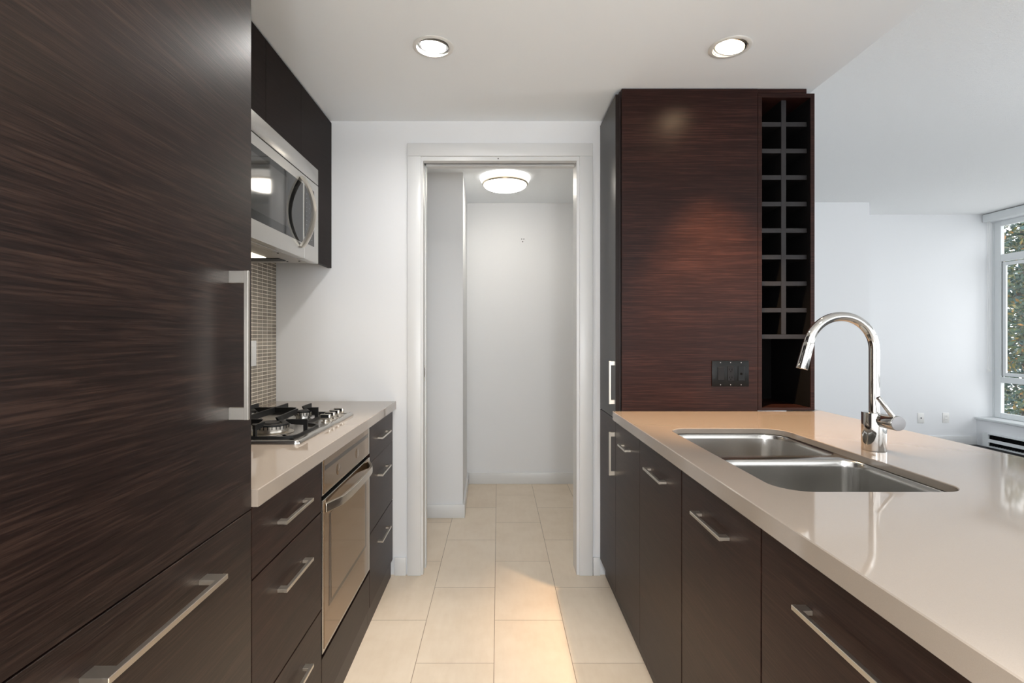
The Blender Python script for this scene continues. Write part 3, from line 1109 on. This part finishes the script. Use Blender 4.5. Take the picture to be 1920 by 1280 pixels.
# sink
SZ = TOP - 0.0205
sk = thing('sink', 'double-bowl undermount stainless steel sink in the island countertop', 'sink', (0.847, 1.557, SZ - 0.2))
t = bmesh.new()
outer = rrect(SX0 - 0.02, SX1 + 0.02, SY0 - 0.02, SY1 + 0.02, 0.08, 8)
b1 = rrect(SX0 - 0.004, SX1 + 0.004, 1.598, SY1 + 0.004, [0.087, 0.077, 0.06, 0.06], 10)
b2 = rrect(SX0 - 0.004, SX1 + 0.004, SY0 - 0.004, 1.544, [0.06, 0.075, 0.079, 0.059], 10)


def ringv(pts, z):
    return [t.verts.new((a, b_, z)) for a, b_ in pts]


ro = ringv(outer, SZ)
r1_ = ringv(b1, SZ)
r2_ = ringv(b2, SZ)
es = []
for lp in (ro, r1_, r2_):
    for i in range(len(lp)):
        es.append(t.edges.new((lp[i], lp[(i + 1) % len(lp)])))
bmesh.ops.triangle_fill(t, edges=es, use_beauty=True)
for r0_, lp, dep in ((r1_, b1, 0.19), (r2_, b2, 0.20)):
    prev = r0_
    levels = [(0.002, 0.0015), (0.0045, 0.006), (0.006, 0.02), (0.009, dep * 0.6), (0.014, dep - 0.045), (0.019, dep - 0.028), (0.028, dep - 0.013), (0.041, dep - 0.004), (0.055, dep)]
    for ins, dz in levels:
        cur = ringv(inset(lp, ins), SZ - dz)
        for i in range(len(prev)):
            j = (i + 1) % len(prev)
            t.faces.new((prev[i], prev[j], cur[j], cur[i]))
        prev = cur
    t.faces.new(prev)
bmesh.ops.recalc_face_normals(t, faces=t.faces)
m = MB()
m._add(t)
bowl = m.build('bowls', SINKM, sk, ang=50)
md = bowl.modifiers.new('sheet', 'SOLIDIFY')
md.thickness = 0.0012
md.offset = -1
for (cx, cy, dep) in ((0.85, 1.79, 0.19), (0.85, 1.35, 0.20)):
    m = MB().lathe([(0, -0.0005), (0.030, -0.0005), (0.034, 0.002), (0.044, 0.003), (0.045, 0.001), (0.045, 0.0004)], (cx, cy, SZ - dep), 32)
    m.build('drain', CHROME, sk)

# faucet
FX, FY = 1.1465, 1.583
fa = thing('faucet', 'tall chrome gooseneck kitchen faucet with side lever beside the sink', 'faucet', (FX, FY, TOP))
m = MB().cyl((FX, FY, TOP + 0.0003), (FX, FY, 1.0405), 0.0325, n=48, bev=0.0012)
body = m.build('body', CHROME, fa)
c_z, R = 1.231, 0.1010
cxn = FX + 0.001
pts = [(cxn, FY, 1.0400), (cxn, FY, 1.10), (cxn, FY, 1.17), (cxn, FY, c_z)]
for i in range(1, 34):
    a = math.radians(165 * i / 33)
    pts.append((cxn - R + R * math.cos(a), FY, c_z + R * math.sin(a)))
a = math.radians(165)
ex, ez = cxn - R + R * math.cos(a), c_z + R * math.sin(a)
dx_, dz_ = -math.sin(math.radians(15)), -math.cos(math.radians(15))
pts.append((ex + dx_ * 0.006, FY, ez + dz_ * 0.006))
m = MB().tube(pts, 0.0142, 28, up=(0, 1, 0))
m.build('neck', CHROME, fa, ang=60)
m = MB().cyl((ex + dx_ * 0.006, FY, ez + dz_ * 0.006), (ex + dx_ * 0.088, FY, ez + dz_ * 0.088), 0.0153, 0.0165, n=36, bev=0.0012)
m.build('spray_head', CHROME, fa)
m = MB().cyl((FX + 0.006, FY - 0.020, 1.020), (FX + 0.006, FY - 0.088, 1.020), 0.0215, n=40, bev=0.001)
lv_ = m.build('lever_barrel', CHROME, fa)
MB().cyl((FX + 0.006, FY - 0.0878, 1.020), (FX + 0.006, FY - 0.0905, 1.020), 0.0208, n=40, bev=0.0008).build('end_cap', GREYCAP, lv_)
m = MB().cyl((FX + 0.000, FY - 0.080, 1.034), (FX - 0.040, FY - 0.072, 1.094), 0.0062, n=20, bev=0.0008)
m.build('lever', CHROME, lv_)

# ------------------------------------------------------------------ lamps


def downlight(i, x, y, label, mat, tilt, energy, color, aim):
    r = thing('recessed_light', label, 'ceiling light', (x, y, KC), 'recessed ceiling lights')
    m_ = MB().lathe([(0.062, KC - 0.0006), (0.081, KC - 0.0006), (0.0815, KC - 0.002), (0.077, KC - 0.0045), (0.066, KC - 0.004), (0.0615, KC + 0.006), (0.0615, KC + 0.02), (0.0632, KC + 0.02), (0.0632, KC), (0.062, KC - 0.0006)], (x, y, 0), 64)
    m_.build('trim_ring', RINGM, r)
    M = Matrix.Rotation(tilt[0], 4, 'X') @ Matrix.Rotation(tilt[1], 4, 'Y')
    m_ = MB().lathe([(0.056, -0.004), (0.060, -0.002), (0.059, 0.010), (0.046, 0.040), (0.044, 0.040), (0.055, 0.008), (0.056, -0.004)], (x, y, KC + 0.004), 48, M)
    m_.build('gimbal_reflector', REFL, r)
    m_ = MB().lathe([(0, 0.012), (0.030, 0.013), (0.046, 0.018), (0.048, 0.024), (0, 0.024)], (x, y, KC + 0.004), 40, M)
    m_.build('bulb', mat, r)
    m_ = MB().lathe([(0.0628, 0.020), (0.0628, 0.11), (0, 0.11), (0, 0.112), (0.0636, 0.112), (0.0636, 0.020), (0.0628, 0.020)], (x, y, KC), 40)
    m_.build('housing', WPLAS, r)
    L_ = bpy.data.lights.new('downlight', 'SPOT')
    L_.energy = energy
    L_.color = color
    L_.spot_size = math.radians(66 if i == 0 else 60)
    L_.spot_blend = 0.7
    L_.shadow_soft_size = 0.03
    o_ = bpy.data.objects.new('downlight', L_)
    COL.objects.link(o_)
    o_.parent = r
    o_.location = (0, 0, -0.006)
    o_.rotation_euler = Vector(aim).to_track_quat('-Z', 'Y').to_euler()


downlight(0, DL[0][0], DL[0][1], 'cool white recessed ceiling light on the cooktop side', LAMPW, (0.12, 0.10), 80, (1.0, 0.88, 0.74), (-0.05, -0.27, -1))
downlight(1, DL[1][0], DL[1][1], 'warm recessed ceiling light above the sink end of the island', LAMPO, (0.05, 0.16), 185, (1.0, 0.63, 0.33), (0.08, 0.10, -1))
# added spots without fittings, out of view, to brighten the near half and ceiling
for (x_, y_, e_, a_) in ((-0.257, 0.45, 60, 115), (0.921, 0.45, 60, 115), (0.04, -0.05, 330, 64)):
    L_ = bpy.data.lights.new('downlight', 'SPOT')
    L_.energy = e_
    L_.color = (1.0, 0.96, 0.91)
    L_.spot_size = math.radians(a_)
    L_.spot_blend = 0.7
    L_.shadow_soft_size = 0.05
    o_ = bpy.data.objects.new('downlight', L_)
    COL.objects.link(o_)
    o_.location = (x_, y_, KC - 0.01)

# added fill lights without fixtures, out of view
for (x_, y_, z_, e_) in ((0.25, -1.9, 1.15, 120), (3.7, 1.9, 1.25, 42)):
    L_ = bpy.data.lights.new('added_fill_light', 'POINT')
    L_.energy = e_
    L_.color = (0.96, 0.98, 1.0)
    L_.shadow_soft_size = 0.2
    o_ = bpy.data.objects.new('added_fill_light', L_)
    COL.objects.link(o_)
    o_.location = (x_, y_, z_)

# hallway flush light
lx, ly = 0.050, 3.75
fl = thing('flush_ceiling_light', 'round frosted dome ceiling light with metal ring in the hallway', 'ceiling light', (lx, ly, KC - 0.1))
MB().lathe([(0, KC - 0.0005), (0.182, KC - 0.0005), (0.182, KC - 0.012), (0.172, KC - 0.034), (0.163, KC - 0.040), (0, KC - 0.040)], (lx, ly, 0), 64).build('base_plate', PLATE, fl)
MB().lathe([(0.148, KC - 0.041), (0.162, KC - 0.041), (0.166, KC - 0.048), (0.162, KC - 0.057), (0.148, KC - 0.057), (0.148, KC - 0.041)], (lx, ly, 0), 64).build('ring', BRASSY, fl)
pr = [(0.155 * math.cos(math.radians(a_)), KC - 0.054 - 0.044 * math.sin(math.radians(a_))) for a_ in range(0, 91, 9)]
pr[-1] = (0.0, pr[-1][1])
MB().lathe(pr + [(0.0, KC - 0.048), (0.155, KC - 0.048), pr[0]], (lx, ly, 0), 64).build('glass_dome', DOME, fl)

# ------------------------------------------------------------------ living room things


def white_outlet(x, z, label, kind):
    y = 6.1
    r = thing('wall_outlet', label, 'outlet', (x, y, z - 0.06), 'white outlets on the living room wall')
    MB().box(x - 0.037, x + 0.037, y - 0.006, y - 0.0002, z - 0.0585, z + 0.0585, 0.0015, 2).build('plate', WPLAS, r)
    if kind:
        for dz2 in (-0.02, 0.02):
            s_ = MB().box(x - 0.017, x + 0.017, y - 0.008, y - 0.006, z + dz2 - 0.014, z + dz2 + 0.014, 0.001).build('socket', WPLAS, r)
            for d2 in (-0.006, 0.006):
                MB().box(x + d2 - 0.0012, x + d2 + 0.0012, y - 0.0086, y - 0.0079, z + dz2 - 0.004, z + dz2 + 0.006).build('slot', BLACKM, s_)
    else:
        MB().cyl((x, y - 0.006, z), (x, y - 0.014, z), 0.006, n=16).build('jack', BLACKM, r)


white_outlet((1726 - 934) * 6.1 / 973, 0.311, 'white cable jack plate on the wall seen behind the faucet lever', False)
white_outlet((1773 - 934) * 6.1 / 973, 0.313, 'white power outlet on the far wall, nearer the window', True)

# window units
def window(idx, y0, y1):
    f_ = MB()
    x0, x1 = XW - 0.01, XW + 0.035
    z0, z1 = 0.326, 2.60
    f_.box(x0, x1, y1 - 0.075, y1, z0, z1, 0.003)
    f_.box(x0, x1, y0, y0 + 0.075, z0, z1, 0.003)
    for a_, b_ in ((z0, 0.385), (0.735, 0.800), (2.135, 2.215), (2.545, z1)):
        f_.box(x0 + 0.0006, x1 - 0.0006, y0 + 0.074, y1 - 0.074, a_, b_, 0.003)
    o_ = struct(f_.build('window_%d' % idx, VINYL))
    # opening sash in the middle light
    s_ = MB()
    sx0, sx1 = x0 + 0.010, x0 + 0.032
    for (a_, b_, c_, d_) in ((y0 + 0.087, y0 + 0.125, 0.812, 2.123), (y1 - 0.125, y1 - 0.087, 0.812, 2.123), (y0 + 0.125, y1 - 0.125, 0.812, 0.850), (y0 + 0.125, y1 - 0.125, 2.085, 2.123)):
        s_.box(sx0, sx1, a_, b_, c_, d_, 0.002)
    s_ = s_.build('sash', VINYL, o_)
    gk = MB()
    for (a_, b_, c_, d_) in ((y0 + 0.0752, y0 + 0.0868, 0.801, 2.134), (y1 - 0.0868, y1 - 0.0752, 0.801, 2.134)):
        gk.box(sx0 + 0.01, sx1 - 0.01, a_, b_, c_, d_)
    gk.build('gasket', GASK, o_)
    for (a_, b_, c_, d_) in ((y0 + 0.0755, y1 - 0.0755, 0.386, 0.734), (y0 + 0.1255, y1 - 0.1255, 0.851, 2.084), (y0 + 0.0755, y1 - 0.0755, 2.216, 2.544)):
        MB().box(XW + 0.010, XW + 0.013, a_, b_, c_, d_).build('glass', GLASS, o_)


window(1, 4.80, 6.075)
for k_ in range(6):
    window(2 + k_, 4.80 - 1.22 * (k_ + 1) - 0.001 * k_, 4.80 - 1.22 * k_ - 0.001 * (k_ + 1))
b = MB()  # window added in the unseen rear wall for more daylight
for xa in (-1.0, -0.20, 0.60, 1.34):
    b.box(xa, xa + 0.06, YB - 0.09, YB - 0.02, 0.35, 2.3, 0.002)
b.box(-1.0, 1.4, YB - 0.0905, YB - 0.0195, 0.35, 0.41, 0.002)
b.box(-1.0, 1.4, YB - 0.0905, YB - 0.0195, 2.24, 2.3, 0.002)
rw = struct(b.build('window_8', VINYL))
for xa in (-0.94, -0.14, 0.66):
    MB().box(xa, xa + (0.74 if xa < 0.6 else 0.68), YB - 0.058, YB - 0.054, 0.41, 2.24).build('glass', GLASS, rw)
b = MB()  # second added rear window, daylight for the living side
for xa in (2.2, 3.24, 4.28, 5.34):
    b.box(xa, xa + 0.06, YB - 0.09, YB - 0.02, 0.35, 2.5, 0.002)
b.box(2.2, 5.4, YB - 0.0905, YB - 0.0195, 0.35, 0.41, 0.002)
b.box(2.2, 5.4, YB - 0.0905, YB - 0.0195, 2.44, 2.5, 0.002)
rw = struct(b.build('window_9', VINYL))
for xa in (2.26, 3.30, 4.34):
    MB().box(xa, xa + (0.98 if xa < 4 else 1.0), YB - 0.058, YB - 0.054, 0.41, 2.44).build('glass', GLASS, rw)
struct(MB().box(XW - 0.01, XW + 0.034, 6.0755, 6.0995, 0.326, 2.60).build('trim_3', VINYL))

vb = thing('roller_blind', 'white roller blind cassette with hanging cord above the window', 'blind', (5.74, 4.0, 2.6))
MB().box(5.678, XW - 0.022, YB + 0.02, 6.085, 2.602, 2.690, 0.004, 2).build('cassette', VINYL, vb)
c = MB()
xc = 5.70
for yy in (6.040, 6.015):
    c.cyl((xc, yy, 2.606), (xc, yy, 0.88), 0.0022, n=8)
c.box(xc - 0.006, xc + 0.006, 6.005, 6.050, 0.86, 0.885, 0.002)
c.build('cord', WPLAS, vb)

ht = thing('baseboard_heater', 'white electric baseboard heater with dark grille below the window', 'heater', (5.59, 4.9, 0.017))
HXA, HXB, HYA, HYB = 5.556, 5.6185, 3.6, 5.955
m = MB()
m.box(HXB - 0.004, HXB, HYA, HYB, 0.017, 0.167)
m.prism([(HXA, 0.072), (HXA + 0.005, 0.108), (HXA + 0.0065, 0.108), (HXA + 0.0015, 0.072)], HYA, HYB, 'Y')
m.box(HXA - 0.002, HXB - 0.004, HYA, HYB, 0.158, 0.167, 0.001)
m.box(HXA - 0.002, HXA + 0.004, HYA, HYB, 0.017, 0.030, 0.001)
m.box(HXA, HXB - 0.004, HYB - 0.07, HYB, 0.03, 0.158, 0.001)
m.box(HXA, HXB - 0.004, HYA, HYA + 0.03, 0.03, 0.158, 0.001)
m.build('housing', VINYL, ht)
m = MB()
for i in range(70):
    yy = HYA + 0.05 + i * (HYB - HYA - 0.13) / 69
    m.box(HXA + 0.010, HXB - 0.006, yy - 0.0015, yy + 0.0015, 0.032, 0.150)
m.build('fins', BLACKM, ht)

# ------------------------------------------------------------------ outdoors
struct(MB().box(XW + 0.3, 40, -14, 40, -1.3, -1.2).build('ground', BOUNCE))


def tree(name, label, x, y, h, r, zc, n, mat, seed, leaf=0.11):
    rnd = random.Random(seed)
    t_ = thing(name, label, 'tree', (x, y, -1.2), 'trees outside the window')
    m_ = MB()
    tp = [(x, y, -1.2), (x + 0.05, y, 0.2), (x - 0.04, y + 0.05, zc), (x, y, zc + h * 0.35)]
    m_.tube(tp, 0.09, 10, up=(0, 1, 0))
    for k in range(9):
        a_ = rnd.uniform(0, 2 * PI)
        e_ = rnd.uniform(-0.1, 0.9)
        z_ = zc + rnd.uniform(-0.35, 0.25) * h
        q = (x + math.cos(a_) * r * 0.75, y + math.sin(a_) * r * 0.75, z_ + e_ * r * 0.6)
        m_.cyl((x, y, z_), q, 0.035, 0.012, n=7)
    m_.build('trunk', BARK, t_)
    bm_ = bmesh.new()
    for k in range(n):
        while True:
            p_ = Vector((rnd.uniform(-1, 1), rnd.uniform(-1, 1), rnd.uniform(-1, 1)))
            if 0.25 < p_.length < 1:
                break
        c_ = Vector((x + p_.x * r, y + p_.y * r, zc + p_.z * h / 2))
        d_ = Vector((rnd.gauss(0, 1), rnd.gauss(0, 1), rnd.gauss(-0.2, 0.6))).normalized()
        s_ = d_.cross(Vector((rnd.gauss(0, 1), rnd.gauss(0, 1), rnd.gauss(0, 1)))).normalized()
        nn = d_.cross(s_)
        l_ = leaf * rnd.uniform(0.7, 1.3)
        v_ = [bm_.verts.new(c_ - d_ * l_ * 0.5), bm_.verts.new(c_ + s_ * l_ * 0.2 + nn * l_ * 0.06 - d_ * l_ * 0.1), bm_.verts.new(c_ + s_ * l_ * 0.16 + d_ * l_ * 0.2), bm_.verts.new(c_ + d_ * l_ * 0.55), bm_.verts.new(c_ - s_ * l_ * 0.16 + d_ * l_ * 0.2), bm_.verts.new(c_ - s_ * l_ * 0.2 + nn * l_ * 0.06 - d_ * l_ * 0.1)]
        bm_.faces.new(v_)
    m_ = MB()
    m_._add(bm_)
    m_.build('foliage', mat, t_, ang=180)


tree('broadleaf_tree', 'broadleaf tree with rust and green leaves right outside the window', 8.7, 9.3, 4.6, 1.35, 1.7, 9000, LEAFG, 3, 0.105)
tree('garden_tree', 'blue-green leafy tree standing behind the rust-leaved tree', 12.2, 12.0, 7.4, 2.1, 1.6, 8000, LEAFB, 5, 0.16)

for ob in bpy.data.objects:
    if '_w' in ob:
        del ob['_w']
